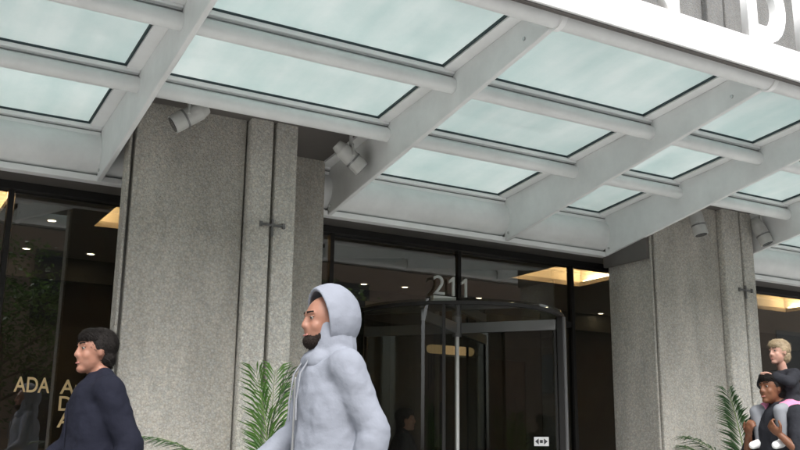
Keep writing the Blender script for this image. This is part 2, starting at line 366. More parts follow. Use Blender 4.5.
# ------------------------------------------------------------------ canopy
def zg(y): return ZC + 2.655 + 0.101*(6.41-y)          # underside of the glass
FINS = [-3.66, -1.64, 0.22, 1.60, 3.62, 5.57, 6.88, 8.46, 10.4, 12.3]
Y0, Y1, Y2, YB = 4.31, 5.47, 6.43, 7.585
Z0, Z1, Z2, ZB = ZC+2.69, ZC+2.62, ZC+2.525, ZC+2.315
XA, XE = FINS[0]-0.6, FINS[-1]+0.6
can = thing('glass_canopy', 'white steel entrance canopy glazed with pale green frosted glass', 'canopy', (0, 7.6, 3.1))
FT = 0.02   # half thickness of a rib
for x in FINS:
    b = At()
    prof = [(4.36, ZC+2.625), (7.50, ZC+2.085), (7.50, zg(7.50)-0.03), (4.37, zg(4.37)-0.03)]
    b.prism([(x-FT, y, z) for y, z in prof], (2*FT, 0, 0)); f = b.build('rib', 'white_paint', can, bevel=0.008)
    b = At()
    q = [(4.25, zg(4.25)-0.03), (7.70, zg(7.70)-0.03), (7.70, zg(7.70)-0.002), (4.25, zg(4.25)-0.002)]
    b.prism([(x-0.115, y, z) for y, z in q], (0.23, 0, 0)); b.build('glazing_bar', 'white_bar', can, bevel=0.004)
    for yb_, zb_ in ((7.44, ZC+2.16), (7.44, ZC+2.36), (4.62, ZC+2.66)):
        b = At(); b.tube((x-FT-0.008, yb_, zb_), (x+FT+0.008, yb_, zb_), 0.014, n=6); b.build('bolt', 'alu', can)
    # collar where the edge tube passes the rib
    b = At(); b.tube((x-0.02, Y0, Z0), (x+0.02, Y0, Z0), 0.088, n=24); b.build('tube_collar', 'white_bar', can, smooth='auto')
b = At(); b.tube((XA, Y0, Z0), (XE, Y0, Z0), 0.075, n=28); b.build('edge_tube', 'white_paint', can, smooth='auto')
for i in range(len(FINS)-1):
    xa, xb = FINS[i]+FT, FINS[i+1]-FT
    for (y, z) in ((Y1, Z1), (Y2, Z2)):
        b = At(); b.tube((xa-0.01, y, z), (xb+0.01, y, z), 0.058, n=24); b.build('purlin_tube', 'white_paint', can, smooth='auto')
    behind_pillar = any(FINS[i]-0.05 <= px <= FINS[i+1] for px in (2.7, 8.0, -2.46))
    rows = [(4.25, Y1-0.02), (Y1+0.13, Y2-0.02), (Y2+0.13, 7.47)]
    for (ya, yb_) in ((Y1-0.02, Y1+0.13), (Y2-0.02, Y2+0.13), (7.47, 7.62)):
        xx0, xx1 = FINS[i]+FT+0.002, FINS[i+1]-FT-0.002
        zt = zg(ya)-0.004; zpipe = {0: Z1, 1: Z2, 2: ZB+0.105}[(0 if ya < 6 else 1 if ya < 7 else 2)]
        b = At()
        b.box(xx0, xx1, ya+0.012, yb_-0.012, zpipe+0.03, zt-0.045)      # web of the transverse bar
        b.box(xx0, xx1, ya-0.012, yb_+0.012, zt-0.045, zt-0.012)         # its wider seat for the glass
        b.build('glazing_bar', 'white_bar', can, bevel=0.004)
        b = At(); zm = (zpipe+0.03+zt-0.045)/2+0.012; b.box(xx0, xx1, ya+0.0095, ya+0.0125, zm-0.005, zm+0.005); b.build('bar_joint', 'alu_dark', can)
    for r, (ya, yb_) in enumerate(rows):
        if r == 2 and behind_pillar: continue
        x0, x1 = FINS[i]+0.118, FINS[i+1]-0.118
        za, zb_ = zg(ya), zg(yb_)
        b = At(); b.prism([(x0-0.05, ya-0.02, zg(ya-0.02)), (x0-0.05, yb_+0.05, zg(yb_+0.05)), (x0-0.05, yb_+0.05, zg(yb_+0.05)+0.016), (x0-0.05, ya-0.02, zg(ya-0.02)+0.016)], (x1-x0+0.1, 0, 0))
        pn = b.build('glass_pane', 'canopy_glass', can)
        # dark gasket bead round the opening
        gw = 0.014; gz = 0.018
        b = At()
        for (xa_, xb2, yy0, yy1) in ((x0, x1, yb_-gw, yb_), (x0, x0+gw, ya, yb_-gw), (x1-gw, x1, ya, yb_-gw)):
            b.prism([(xa_, yy0, zg(yy0)-gz), (xa_, yy1, zg(yy1)-gz), (xa_, yy1, zg(yy1)-0.001), (xa_, yy0, zg(yy0)-0.001)], (xb2-xa_, 0, 0))
        b.build('gasket', 'gasket', can)
    # dark flashing panel where the pillar comes through the last row
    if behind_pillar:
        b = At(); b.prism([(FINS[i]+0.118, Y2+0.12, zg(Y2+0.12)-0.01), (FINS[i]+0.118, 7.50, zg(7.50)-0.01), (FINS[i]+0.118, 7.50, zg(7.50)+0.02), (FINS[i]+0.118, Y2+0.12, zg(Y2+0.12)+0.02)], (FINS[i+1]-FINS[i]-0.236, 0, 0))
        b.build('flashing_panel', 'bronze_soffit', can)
# big tube along the building, in lengths between the ribs
for i in range(len(FINS)-1):
    b = At(); b.tube((FINS[i]+FT-0.005, YB, ZB), (FINS[i+1]-FT+0.005, YB, ZB), 0.172, n=40); b.build('wall_tube', 'white_paint', can, smooth='auto')
b = At(); b.box(XA, XE, 7.505, 7.60, ZC+2.085, ZC+2.135); b.build('sill_channel', 'white_bar', can, bevel=0.006)
# fascia board with a dark drip groove below
b = At(); b.box(XA, XE, 4.10, 4.135, ZC+2.625, ZC+2.855); b.build('fascia_board', 'fascia_white', can, bevel=0.006)
b = At(); b.box(XA, XE, 4.136, 4.26, ZC+2.76, ZC+2.85); b.build('drip_rail', 'bronze_soffit', can)
b = At(); b.box(XA, XE, 4.12, 4.15, ZC+2.612, ZC+2.6245); b.build('drip_rail', 'bronze_soffit', can)

# letters standing on the fascia
sg = thing('roof_sign', 'row of tall white block letters standing on the canopy edge', 'sign', (4.0, 4.145, ZC+2.857))
LZ = ZC+2.857
for ch, x0, x1 in (('C', 2.90, 3.32), ('A', 3.45, 3.90), ('N', 4.05, 4.50), ('D', 5.17, 5.575), ('E', 5.74, 6.06), ('N', 6.15, 6.60), ('T', 6.72, 7.10)):
    o = text_obj('letter', ch, 0.6, 0.03, 'letter_white', sg, (x0-4.0, 0, 0.002), offset=0.022, width=x1-x0, height=0.56)

# upper building wall seen above the canopy edge
ob = thing('office_building', 'grey concrete office front rising above the canopy', 'building', (0, 8.2, 0))
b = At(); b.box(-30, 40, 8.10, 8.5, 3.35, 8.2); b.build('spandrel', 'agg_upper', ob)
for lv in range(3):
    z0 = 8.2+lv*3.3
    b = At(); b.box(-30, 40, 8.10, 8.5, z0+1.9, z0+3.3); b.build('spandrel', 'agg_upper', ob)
    for k in range(-4, 8):
        x0 = 3.6+k*5.17
        b = At(); b.box(x0, x0+3.0, 8.3, 8.34, z0, z0+1.9); wn = b.build('window', 'window_dark', ob)
        for xx in (x0, x0+1.47, x0+2.94):
            b2 = MB(); b2.box(xx-0, xx+0.06, 8.22-8.2, 8.30-8.2, z0, z0+1.9); m_ = b2.build('window_frame', 'bronze', wn)
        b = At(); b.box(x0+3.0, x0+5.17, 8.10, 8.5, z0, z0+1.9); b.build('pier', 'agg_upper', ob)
# horizontal soffit between the channel and the glass
b = At(); b.box(-30, 40, 7.604, 8.10, ZC+2.11, ZC+2.27); b.build('soffit', 'bronze_soffit', ob)
b = At(); b.box(-30, 40, 7.93, 8.07, ZC+2.045, ZC+2.108); b.build('soffit_trim', 'bronze', ob)

# ------------------------------------------------------------------ glazed fronts
YG = 8.0; GT = ZC+2.045
def front(label, xa, xb, mulls, skip=None):
    t = thing('storefront', label, 'storefront', (xa, YG, 0))
    edges = [xa]+mulls+[xb]
    for i in range(len(edges)-1):
        if skip and skip[0]-0.01 <= edges[i] and edges[i+1] <= skip[1]+0.01: continue
        b = At(); b.box(edges[i]+0.03, edges[i+1]-0.03, YG-0.006, YG+0.006, 0.06, GT-0.004); b.build('glass_pane', 'facade_glass', t)
    for x in mulls:
        z0 = 2.47 if skip and skip[0]+0.05 < x < skip[1]-0.05 else 0.0
        b = At(); b.box(x-0.02, x+0.02, YG-0.03, YG+0.04, z0, GT-0.001); b.build('mullion', 'bronze', t)
    for (s0, s1) in ([(xa, xb)] if not skip else [(xa, skip[0]), (skip[1], xb)]):
        b = At(); b.box(s0, s1, YG-0.05, YG+0.05, 0.0, 0.06); b.build('bottom_rail', 'bronze', t)
    return t
front('dark tinted window front carrying the gold letters', -1.70, 2.70, [-0.40, 1.03, 2.46])
DX, DY, DR = 5.31, 8.0, 1.03; DT = ZC+1.37     # revolving door centre, radius, top
cf = front('dark glass front around and above the revolving door', 3.20, 8.0, [3.888, 5.326, 6.80], skip=(3.888, 6.80))
for (xa, xb) in ((3.915, 5.30), (5.352, 6.773)):
    b = At(); b.box(xa, xb, YG-0.006, YG+0.006, DT+0.07, GT-0.004); b.build('glass_pane', 'facade_glass', cf)
for (xa, xb) in ((3.915, DX-DR-0.03), (DX+DR+0.03, 6.773)):
    b = At(); b.box(xa, xb, YG-0.006, YG+0.006, 0.06, DT); b.build('glass_pane', 'facade_glass', cf)
    b = At(); b.box(xa, xb, YG-0.03, YG+0.03, DT+0.005, DT+0.065); b.build('transom', 'bronze', cf)
front('dark glass front beyond the far concrete pillar', 8.2, 13.6, [9.60, 11.05, 12.5])

# gold letters on the glass
gs = thing('window_lettering', 'gold lettering reading ADA and a name on the dark window', 'sign', (1.2, YG-0.012, ZC+0.2))
text_obj('lettering', 'ADA', 0.17, 0.002, 'gold_leaf', gs, (0, 0, 0.255), offset=0.002, width=0.265, height=0.118)
for s, z, wd in (('American', 0.255, 0.60), ('Dental', 0.125, 0.40), ('Association', -0.005, 0.74)):
    text_obj('lettering', s, 0.16, 0.002, 'gold_leaf', gs, (0.345, 0, z), offset=0.002, width=wd)
# street number
nm = thing('street_number', 'brushed metal numerals 211 fixed above the revolving door', 'number', (5.03, YG-0.075, ZC+1.49))
text_obj('numeral', '2', 0.3, 0.010, 'numeral_metal', nm, (-0.045, 0, 0.075), width=0.128, height=0.19)
for x0 in (0.135, 0.285):
    b = MB(); pts = [(0.040, 0), (0.066, 0), (0.066, 0.19), (0.046, 0.19), (0.0, 0.150), (0.0, 0.122), (0.040, 0.148)]
    b.prism([(x0+u, -0.010, 0.075+v_) for u, v_ in pts], (0, 0.02, 0)); b.build('numeral', 'numeral_metal', nm)
b = MB(); b.box(-0.05, 0.215, -0.01, 0.05, -0.01, 0.062); b.build('number_plate', 'numeral_metal', nm)

# ------------------------------------------------------------------ revolving door
rd = thing('revolving_door', 'dark glass revolving door below the metal street number', 'door', (DX, DY, 0))
b = MB(); b.lathe([(0.02, DT), (DR+0.03, DT), (DR+0.03, DT+0.022), (0.02, DT+0.022)], n=64); b.build('drum_ceiling', 'door_glass', rd, smooth='auto')
b = MB(); b.lathe([(DR-0.02, DT-0.032), (DR+0.035, DT-0.032), (DR+0.035, DT-0.002), (DR-0.02, DT-0.002), (DR-0.02, DT-0.032)], n=64); b.build('drum_rim', 'bronze', rd, smooth='auto')
TH = 40
for (c0, c1) in ((-90+TH, 90-TH), (90+TH, 270-TH)):
    b = MB(); b.lathe([(DR, 0.03), (DR, DT-0.033), (DR+0.012, DT-0.033), (DR+0.012, 0.03), (DR, 0.03)], n=24, a0=R_(c0), a1=R_(c1)); b.build('curved_glass', 'door_glass', rd, smooth='auto')
    for c_, m_ in ((c0, 'bronze'), (c1, 'bronze')):
        b = MB(); mt = Matrix.Rotation(R_(c_), 4, 'Z'); b.box(DR-0.025, DR+0.03, -0.013, 0.013, 0, DT-0.033, mt); b.build('throat_post', m_, rd, bevel=0.005)
b = MB(); b.box(DR-0.03, DR+0.05, 0.034, 0.075, 0, DT-0.033, Matrix.Rotation(R_(-90+TH), 4, 'Z')); b.build('post_cover', 'alu_dark', rd)
b = MB(); b.tube((0, 0, 0.0), (0, 0, DT-0.17), 0.023, n=16); b.build('centre_shaft', 'numeral_metal', rd, smooth='auto')
b = MB(); b.tube((0, 0, DT-0.20), (0, 0, DT), 0.05, n=16); b.build('shaft_hub', 'alu_dark', rd, smooth='auto')
wing0 = math.degrees(math.atan2(-math.sin(R_(22))*0.841-math.cos(R_(22))*0.5, 0.866*math.cos(R_(22))-math.sin(R_(22))*0.4876))
for k in range(4):
    mt = Matrix.Rotation(R_(wing0+90*k), 4, 'Z'); L = DR-0.03
    wd = tag(empty('wing')); wd.parent = rd
    b = MB(); b.box(0.05, L, -0.022, 0.022, DT-0.165, DT-0.065, mt); wg = b.build('top_rail', 'alu_dark', rd, bevel=0.004)
    b = MB(); b.box(0.05, L, -0.022, 0.022, 0.02, 0.12, mt); b.build('bottom_rail', 'alu_dark', rd)
    b = MB(); b.box(L-0.02, L, -0.012, 0.012, 0.12, DT-0.165, mt); b.build('wing_stile', 'bronze', rd)
    b = MB(); b.box(0.03, L-0.035, -0.005, 0.005, 0.12, DT-0.165, mt); b.build('wing_glass', 'door_glass', rd)
    b = MB(); b.tube(mt @ Vector((0.2, -0.07, 1.05)), mt @ Vector((L-0.1, -0.07, 1.05)), 0.014); b.build('push_bar', 'alu', rd, smooth='auto')
    bpy.data.objects.remove(wd)
# round-the-door sticker on the fixed glass by the right post
st = thing('door_sticker', 'small white notice with black arrows on the revolving door glass', 'sticker', (5.31+0.615*0.84-0.788*0.012, 8.0-0.788*0.84-0.616*0.012, ZC+0.155))
b = MB(); b.box(-0.07, 0.07, -0.002, 0.002, -0.042, 0.042); b.build('card', 'sign_white', st)
b = MB(); b.add([(-0.06, -0.004, 0), (-0.025, -0.004, 0.028), (-0.025, -0.004, -0.028)], [(0, 1, 2)]); b.add([(0.06, -0.004, 0), (0.025, -0.004, -0.028), (0.025, -0.004, 0.028)], [(0, 1, 2)])
b.box(-0.014, 0.014, -0.005, -0.003, -0.014, 0.014); b.build('arrows', 'sign_ink', st)
for o_ in (st,): o_.rotation_euler.z = R_(-52)

# ------------------------------------------------------------------ lobby behind the glass
CZ = ZC+2.30; BW = 12.6
b = MB(); b.box(-30, 40, 8.02, BW, -0.1, 0.0); tag(b.build('lobby_floor', 'lobby_floor'), kind='structure')
b = MB(); b.box(-30, 40, BW, BW+0.2, -0.1, CZ+0.6); tag(b.build('lobby_wall', 'lobby_dark'), kind='structure')
CO = [(-6.0, 1.20), (2.12, 3.9), (7.50, 8.66), (9.4, 12.9)]; CY0, CY1 = 8.30, 10.0
b = MB()
b.box(-30, 40, 8.11, CY0, CZ, CZ+0.06); b.box(-30, 40, CY1, BW, CZ, CZ+0.06)
xs_ = [-30]+[q for c in CO for q in c]+[40]
for i in range(0, len(xs_), 2): b.box(xs_[i], xs_[i+1], CY0, CY1, CZ+0.001, CZ+0.06)
tag(b.build('lobby_ceiling', 'lobby_ceiling'), kind='structure')
b = MB(); b.box(-30, 40, 11.9, 12.0, CZ-0.28, CZ-0.001); tag(b.build('ceiling_bulkhead', 'lobby_dark'), kind='structure')
for n_, (xa, xb) in enumerate(CO):
    t = thing('ceiling_cove', ['warm lit ceiling recess behind the gold lettered window', 'warm lit ceiling recess hidden behind the nearer concrete pillar', 'warm lit ceiling recess inside the glass beside the revolving door', 'warm lit ceiling recess beyond the far pillar'][n_], 'light', (xa, CY0, CZ), group='lit recesses in the lobby ceiling')
    h = 0.26
    b = At(); b.box(xa-0.15, xb+0.15, CY0-0.15, CY1+0.15, CZ+h, CZ+h+0.03); b.build('cove_top', 'plaster', t)
    b = At()
    b.box(xa-0.15, xa-0.13, CY0-0.15, CY1+0.15, CZ+0.062, CZ+h); b.box(xb+0.13, xb+0.15, CY0-0.15, CY1+0.15, CZ+0.062, CZ+h)
    b.box(xa-0.13, xb+0.13, CY0-0.15, CY0-0.13, CZ+0.062, CZ+h); b.box(xa-0.13, xb+0.13, CY1+0.13, CY1+0.15, CZ+0.062, CZ+h)
    b.build('cove_side', 'plaster', t)
    b = At()
    b.box(xa-0.10, xa-0.06, CY0, CY1, CZ+0.064, CZ+0.084); b.box(xb+0.06, xb+0.10, CY0, CY1, CZ+0.064, CZ+0.084)
    b.build('light_strip', 'cove_light', t)
dl = thing('downlight', 'small round recessed downlight behind the gold lettered window', 'downlight', (1.70, 10.0, CZ), group='recessed downlights in the lobby ceiling')
b = MB(); b.lathe([(0.04, -0.004), (0.058, -0.010), (0.062, -0.001)], n=20); b.build('trim_ring', 'plaster', dl, smooth=True)
b = MB(); b.lathe([(0.0005, -0.003), (0.041, -0.003)], n=20); b.build('lens', 'downlight_glow', dl)
DLP = ((1.72, 11.6), (2.43, 11.5), (6.10, 11.49), (6.69, 11.38), (8.08, 11.58), (8.72, 11.66), (9.44, 11.72), (10.6, 11.75), (12.4, 11.5))
for (x, y) in DLP:
    c = copy_tree(dl); c.location = (x, y, CZ); c['label'] = 'small round recessed downlight behind the gold lettered window' if x < 3 else ('small round recessed downlight behind the revolving door glass' if x < 9.6 else 'small round recessed downlight in the lobby beyond the far pillar')
ln = thing('linear_pendant', 'warm glowing bar lamp hanging behind the revolving door', 'lamp', (7.20, 11.0, ZC+1.42))
b = MB(); b.cap((-0.32, 0, 0), (0.32, 0, 0), 0.06); b.build('diffuser', 'pendant_glow', ln, smooth=True)
for sx in (-0.28, 0.28):
    b = MB(); b.tube((sx, 0, 0.05), (sx, 0, CZ-ZC-1.42), 0.004, n=6); b.build('hanger', 'bronze', ln)
dk = thing('reception_desk', 'low wooden reception desk inside the revolving door', 'desk', (7.2, 11.4, 0))
b = MB(); b.box(-1.0, 0.9, -0.3, 0.3, 0.0, 1.16); b.build('body', 'lobby_wood', dk)
b = MB(); b.box(-1.06, 0.96, -0.36, 0.36, 1.161, 1.21); b.build('top', 'lobby_wood', dk, bevel=0.006)
b = MB(); b.box(-1.02, 0.92, -0.312, -0.301, 1.02, 1.06); b.build('trim', 'gold_leaf', dk)
for i, x in enumerate((5.4, 8.35, 9.3)):
    t = thing('wall_panel', ['tall brown wooden wall panel behind the revolving door', 'tall wooden wall panel beside the far pillar', 'narrow wooden wall panel seen past the far pillar'][i], 'panel', (x, BW, 0))
    b = MB(); b.box(-0.35, 0.35, -0.05, -0.002, 0.1, 2.6); b.build('board', 'lobby_wood', t)
    b = MB(); b.box(-0.40, -0.352, -0.06, -0.002, 0.1, 2.65); b.box(0.352, 0.40, -0.06, -0.002, 0.1, 2.65); b.box(-0.352, 0.352, -0.06, -0.002, 2.602, 2.65); b.build('frame', 'plaster' if i == 1 else 'lobby_dark', t)

# ------------------------------------------------------------------ spot lamps under the canopy
def spot(loc, aim, label):
    t = thing('spot_lamp', label, 'lamp', loc, group='grey spot lamps fixed under the canopy')
    d = Vector(aim).normalized()
    b = MB(); b.tube((0, 0, 0.10), (0, 0, 0.30), 0.014, n=10); b.build('stem', 'lamp_grey', t, smooth='auto')
    b = MB(); b.box(-0.03, 0.03, -0.03, 0.03, 0.295, 0.31); b.build('base_plate', 'lamp_grey', t)
    side = d.cross(Vector((0, 0, 1))).normalized()
    b = MB()
    for s in (-1, 1): b.tube(side*0.078*s, side*0.078*s*0.6+Vector((0, 0, 0.10)), 0.010, n=8)
    b.tube(side*-0.05+Vector((0, 0, 0.10)), side*0.05+Vector((0, 0, 0.10)), 0.012, n=8)
    b.build('yoke', 'lamp_grey', t)
    b = MB(); b.tube(-d*0.10, d*0.13, 0.068, 0.072, n=24); b.build('housing', 'lamp_grey', t, smooth='auto')
    b = MB(); b.tube(-d*0.16, -d*0.10, 0.045, 0.064, n=24); b.build('rear_cap', 'lamp_grey', t, smooth='auto')
    b = MB(); b.tube(d*0.128, d*0.134, 0.06, 0.06, n=24); b.build('lens', 'window_dark', t, smooth='auto')
    b = MB(); b.tube(d*0.02, d*0.035, 0.0745, n=24); b.build('band', 'alu_dark', t, smooth='auto')
spot((2.02, 6.64, ZC+2.44), (-0.80, 0.20, -0.55), 'grey cylinder spot lamp over the front of the numbered entrance pillar')
spot((3.42, 6.72, ZC+2.38), (0.75, -0.1, -0.60), 'grey cylinder spot lamp tucked beside a rib and the recessed pillar side')
spot((7.42, 6.72, ZC+2.36), (0.1, -0.15, -0.9), 'grey cylinder spot lamp behind the rib that crosses the far pillar')
spot((8.36, 6.70, ZC+2.37), (0.20, -0.25, -0.80), 'grey cylinder spot lamp beyond the lit edge of the far pillar')

# ------------------------------------------------------------------ potted palms
def frond(L, lean, az, nl, leaf, droop, rs, width=1.0):
    """returns rachis MB and leaflet MB; base at origin"""
    r = random.Random(rs); ca, sa = math.cos(az), math.sin(az)
    pts = []; x = z = 0.0; ang = lean
    N = 16
    for i in range(N+1):
        pts.append(Vector((x*ca, x*sa, z))); s = i/N
        ang = lean + droop*s**1.6
        x += math.sin(ang)*L/N; z += math.cos(ang)*L/N
    rm = MB()
    for i in range(N): rm.tube(pts[i], pts[i+1], 0.007*(1-i/N)+0.0015, 0.007*(1-(i+1)/N)+0.0015, n=6, caps=False)
    lm = MB()
    side = Vector((-sa, ca, 0))
    for k in range(nl):
        s = 0.22+0.78*(k+r.random()*0.5)/nl; i = min(int(s*N), N-1); f_ = s*N-i
        p = pts[i].lerp(pts[i+1], f_); t = (pts[i+1]-pts[i]).normalized(); up = side.cross(t).normalized()
        ll = leaf*(0.55+0.75*math.sin(math.pi*min(1, (s-0.12)/0.95)))*r.uniform(0.85, 1.1)
        for sg_ in (-1, 1):
            d = (t*(0.75+0.4*s) + side*sg_*0.75 + up*r.uniform(0.05, 0.30)).normalized()
            mid = p + d*ll*0.5 + up*0.0; tip = p + d*ll + Vector((0, 0, -ll*0.22))
            wv = d.cross(up).normalized()*0.009*width
            lm.add([p, mid-wv, tip, mid+wv, mid-up*0.004], [(0, 1, 4), (0, 4, 3), (1, 2, 4), (4, 2, 3)])
    return rm, lm
def palm(loc, fr, label, seed, leafm='palm_leaf'):
    t = thing('potted_palm', label, 'plant', loc, group='potted palms at the pillars')
    b = MB(); b.lathe([(0.002, 0), (0.17, 0), (0.23, 0.46), (0.245, 0.47), (0.245, 0.50), (0.215, 0.50), (0.20, 0.43), (0.002, 0.43)], n=28); b.build('pot', 'pot', t, smooth='auto')
    b = MB(); b.lathe([(0.001, 0.44), (0.19, 0.435)], n=20); b.build('soil', 'soil', t)
    r = random.Random(seed)
    for i, (L, lean, az, leaf, droop) in enumerate(fr):
        bx, by = r.uniform(-0.08, 0.08), r.uniform(-0.08, 0.08)
        rm, lm = frond(L*0.93, R_(lean), R_(az), 30, leaf, R_(droop), seed*50+i)
        f = rm.build('frond', 'palm_stem', t, smooth=True, loc=(bx, by, 0.44)); lm.build('leaflets', leafm if i % 3 else 'palm_dark', f)
fr1 = [(1.35, 24, 178, 0.17, 75), (1.35, 4, 60, 0.26, 18), (1.30, 6, 200, 0.24, 14), (1.28, 3, 320, 0.25, 16), (1.22, 9, 20, 0.24, 38), (1.15, 10, 350, 0.24, 60), (1.05, 14, 180, 0.20, 105), (1.0, 17, 165, 0.20, 100), (1.1, 12, 270, 0.22, 75), (1.15, 12, 300, 0.22, 65), (1.0, 16, 95, 0.2, 75), (0.9, 22, 230, 0.2, 85)]
palm((2.62, 6.22, 0), fr1, 'green potted palm standing at the pillar beside the hooded person', 3)
fr2 = [(1.45, 5, 70, 0.25, 25), (1.38, 7, 200, 0.24, 30), (1.40, 4, 330, 0.25, 24), (1.25, 12, 170, 0.22, 75), (1.15, 18, 185, 0.22, 95), (1.2, 12, 20, 0.22, 60), (1.1, 16, 270, 0.22, 80), (1.2, 13, 300, 0.22, 65), (1.0, 20, 215, 0.2, 90), (1.1, 14, 110, 0.2, 65)]
palm((7.42, 6.25, 0), fr2, 'green potted palm at the far pillar behind the person carrying a child', 5, 'palm_dark')

# ------------------------------------------------------------------ people
def body_mesh(mb, name, m, parent, voxel=0.008, smooth_it=6, wrinkle=0.0, wscale=0.09):
    me = mb.mesh(name); o = bpy.data.objects.new(name, me); col.objects.link(o); me.materials.append(M[m]); o.parent = parent
    md = o.modifiers.new('remesh', 'REMESH'); md.mode = 'VOXEL'; md.voxel_size = voxel; md.use_smooth_shade = True
    if smooth_it: s = o.modifiers.new('smooth', 'SMOOTH'); s.iterations = smooth_it; s.factor = 0.5
    if wrinkle > 0.011 and voxel >= 0.010:
        tw = bpy.data.textures.new(name+'_drape', 'CLOUDS'); tw.noise_scale = 0.22; tw.noise_depth = 1
        d = o.modifiers.new('drape', 'DISPLACE'); d.texture = tw; d.strength = 0.035; d.mid_level = 0.5; d.texture_coords = 'LOCAL'
    if wrinkle:
        tx = bpy.data.textures.new(name+'_folds', 'CLOUDS'); tx.noise_scale = wscale; tx.noise_depth = 2
        d = o.modifiers.new('folds', 'DISPLACE'); d.texture = tx; d.strength = wrinkle; d.mid_level = 0.5; d.texture_coords = 'LOCAL'
    return o
def hand(mb, w_, d, palm_n, s=1.0, curl=0.5, left=True):
    """wrist point, pointing direction, palm normal"""
    w_ = Vector(w_); d = Vector(d).normalized(); pn = Vector(palm_n); pn = (pn - d*pn.dot(d)).normalized(); sd_ = d.cross(pn)*(1 if left else -1)
    c = w_ + d*0.05*s
    rot = Matrix((d, sd_, pn)).transposed()
    mb.sphere(c, (0.052*s, 0.040*s, 0.017*s), rot)
    for i, ln_ in enumerate((0.072, 0.080, 0.074, 0.058)):
        b0 = w_ + d*0.088*s + sd_*(0.030-0.020*i)*s
        d1 = (d*math.cos(curl*0.6)+pn*math.sin(curl*0.6)); d2 = (d*math.cos(curl*1.5)+pn*math.sin(curl*1.5)); d3 = (d*math.cos(curl*2.3)+pn*math.sin(curl*2.3))
        p1 = b0+d1*ln_*0.45*s; p2 = p1+d2*ln_*0.32*s; p3 = p2+d3*ln_*0.25*s
        mb.chain([b0-d*0.012*s, p1, p2, p3], [0.0095*s, 0.009*s, 0.0085*s, 0.0075*s])
    t0 = w_+d*0.025*s+sd_*0.030*s; t1 = t0+(d*0.6+sd_*0.75+pn*0.25).normalized()*0.042*s; t2 = t1+(d*0.9+sd_*0.2+pn*0.4).normalized()*0.034*s
    mb.chain([t0, t1, t2], [0.0125*s, 0.011*s, 0.009*s])
def head_prims(mb, hc, k=1.0, child=False, yaw=0.0):
    rz = Matrix.Rotation(yaw, 3, 'Z'); P = lambda x, y, z: Vector(hc)+rz @ Vector((x, y, z))*k
    mb.sphere(P(-0.012, 0, 0.018), (0.098*k, 0.078*k, 0.100*k), rz)
    mb.sphere(P(0.022, 0, -0.045), (0.070*k, 0.060*k, 0.075*k), rz)
    if child: mb.sphere(P(0.03, 0, -0.045), (0.062*k, 0.064*k, 0.055*k), rz)
    mb.sphere(P(0.062, 0, -0.098), (0.030*k, 0.030*k, 0.022*k), rz)
    mb.sphere(P(0.072, 0, 0.030), (0.020*k, 0.052*k, 0.012*k), rz)
    mb.cap(P(0.084, 0, 0.014), P(0.099, 0, -0.026), 0.009*k, 0.0125*k)
    for s in (-1, 1):
        mb.sphere(P(0.090, 0.012*s, -0.030), 0.010*k)
        mb.sphere(P(-0.004, 0.076*s, -0.004), (0.016*k, 0.009*k, 0.031*k), rz)
        mb.sphere(P(0.050, 0.036*s, -0.030), (0.030*k, 0.024*k, 0.030*k), rz)
    mb.sphere(P(0.079, 0, -0.066), (0.012*k, 0.024*k, 0.010*k), rz)
    return P, rz
def face_parts(body, P, k=1.0):
    for s in (-1, 1):
        e_ = MB(); e_.sphere(P(0.0725, 0.031*s, 0.010), 0.0088*k); ey = e_.build('eye', 'eye_white', body, smooth=True)
        e_ = MB(); e_.sphere(P(0.0765, 0.032*s, 0.0095), 0.0066*k); e_.build('iris', 'eye_dark', ey, smooth=True)
        e_ = MB(); e_.cap(P(0.079, 0.020*s, 0.0175), P(0.071, 0.042*s, 0.0165), 0.0052*k, 0.0048*k); e_.build('eyelid', body.data.materials[0].name, body, smooth=True)
        e_ = MB(); e_.cap(P(0.088, 0.016*s, 0.034), P(0.076, 0.048*s, 0.036), 0.0052*k, 0.0035*k); e_.build('eyebrow', 'hair_dark', body, smooth=True)
    e_ = MB(); e_.cap(P(0.0885, -0.017, -0.067), P(0.0885, 0.017, -0.067), 0.0040*k); e_.build('lips', 'lip', body, smooth=True)
def strands(ells, rz, k, m, parent, n, L, seed, flow):
    r = random.Random(seed); sb_ = MB(); vs_, fs_ = [], []
    while len(fs_) < n:
        c, rad = r.choice(ells); u = Vector((r.gauss(0, 1), r.gauss(0, 1), r.gauss(0, 1))).normalized()
        q = Vector((u.x*rad[0], u.y*rad[1], u.z*rad[2]))
        nv_ = Vector((u.x/rad[0], u.y/rad[1], u.z/rad[2])).normalized(); p = Vector(c)+q*0.985
        if any(sum(((p-Vector(c2))[i_]/r2[i_])**2 for i_ in range(3)) < 0.9 for c2, r2 in ells): continue
        f_ = Vector(flow(q)); t = f_-nv_*f_.dot(nv_)
        if t.length < 1e-3: continue
        t = (t.normalized()+Vector((r.gauss(0, .22), r.gauss(0, .22), r.gauss(0, .22)))+nv_*r.uniform(0.05, 0.28)).normalized(); l_ = L*r.uniform(.6, 1.3)*k
        w_ = t.cross(nv_).normalized()*0.0016*k; o_ = len(vs_)
        pts_ = [p-w_, p+w_, p+t*l_*.6+w_*.8-nv_*l_*.08, p+t*l_*.6-w_*.8-nv_*l_*.08, p+t*l_-nv_*l_*.25]
        vs_ += pts_; fs_ += [(o_, o_+1, o_+2, o_+3), (o_+3, o_+2, o_+4)]
    # ellipsoid axes are given in head space: turn into body space about the head centre
    me = bpy.data.meshes.new('strands'); me.from_pydata([tuple(v_) for v_ in vs_], [], fs_); me.materials.append(M[m])
    o = bpy.data.objects.new('strands', me); col.objects.link(o); o.parent = parent; o['kind'] = 'stuff'
    return o
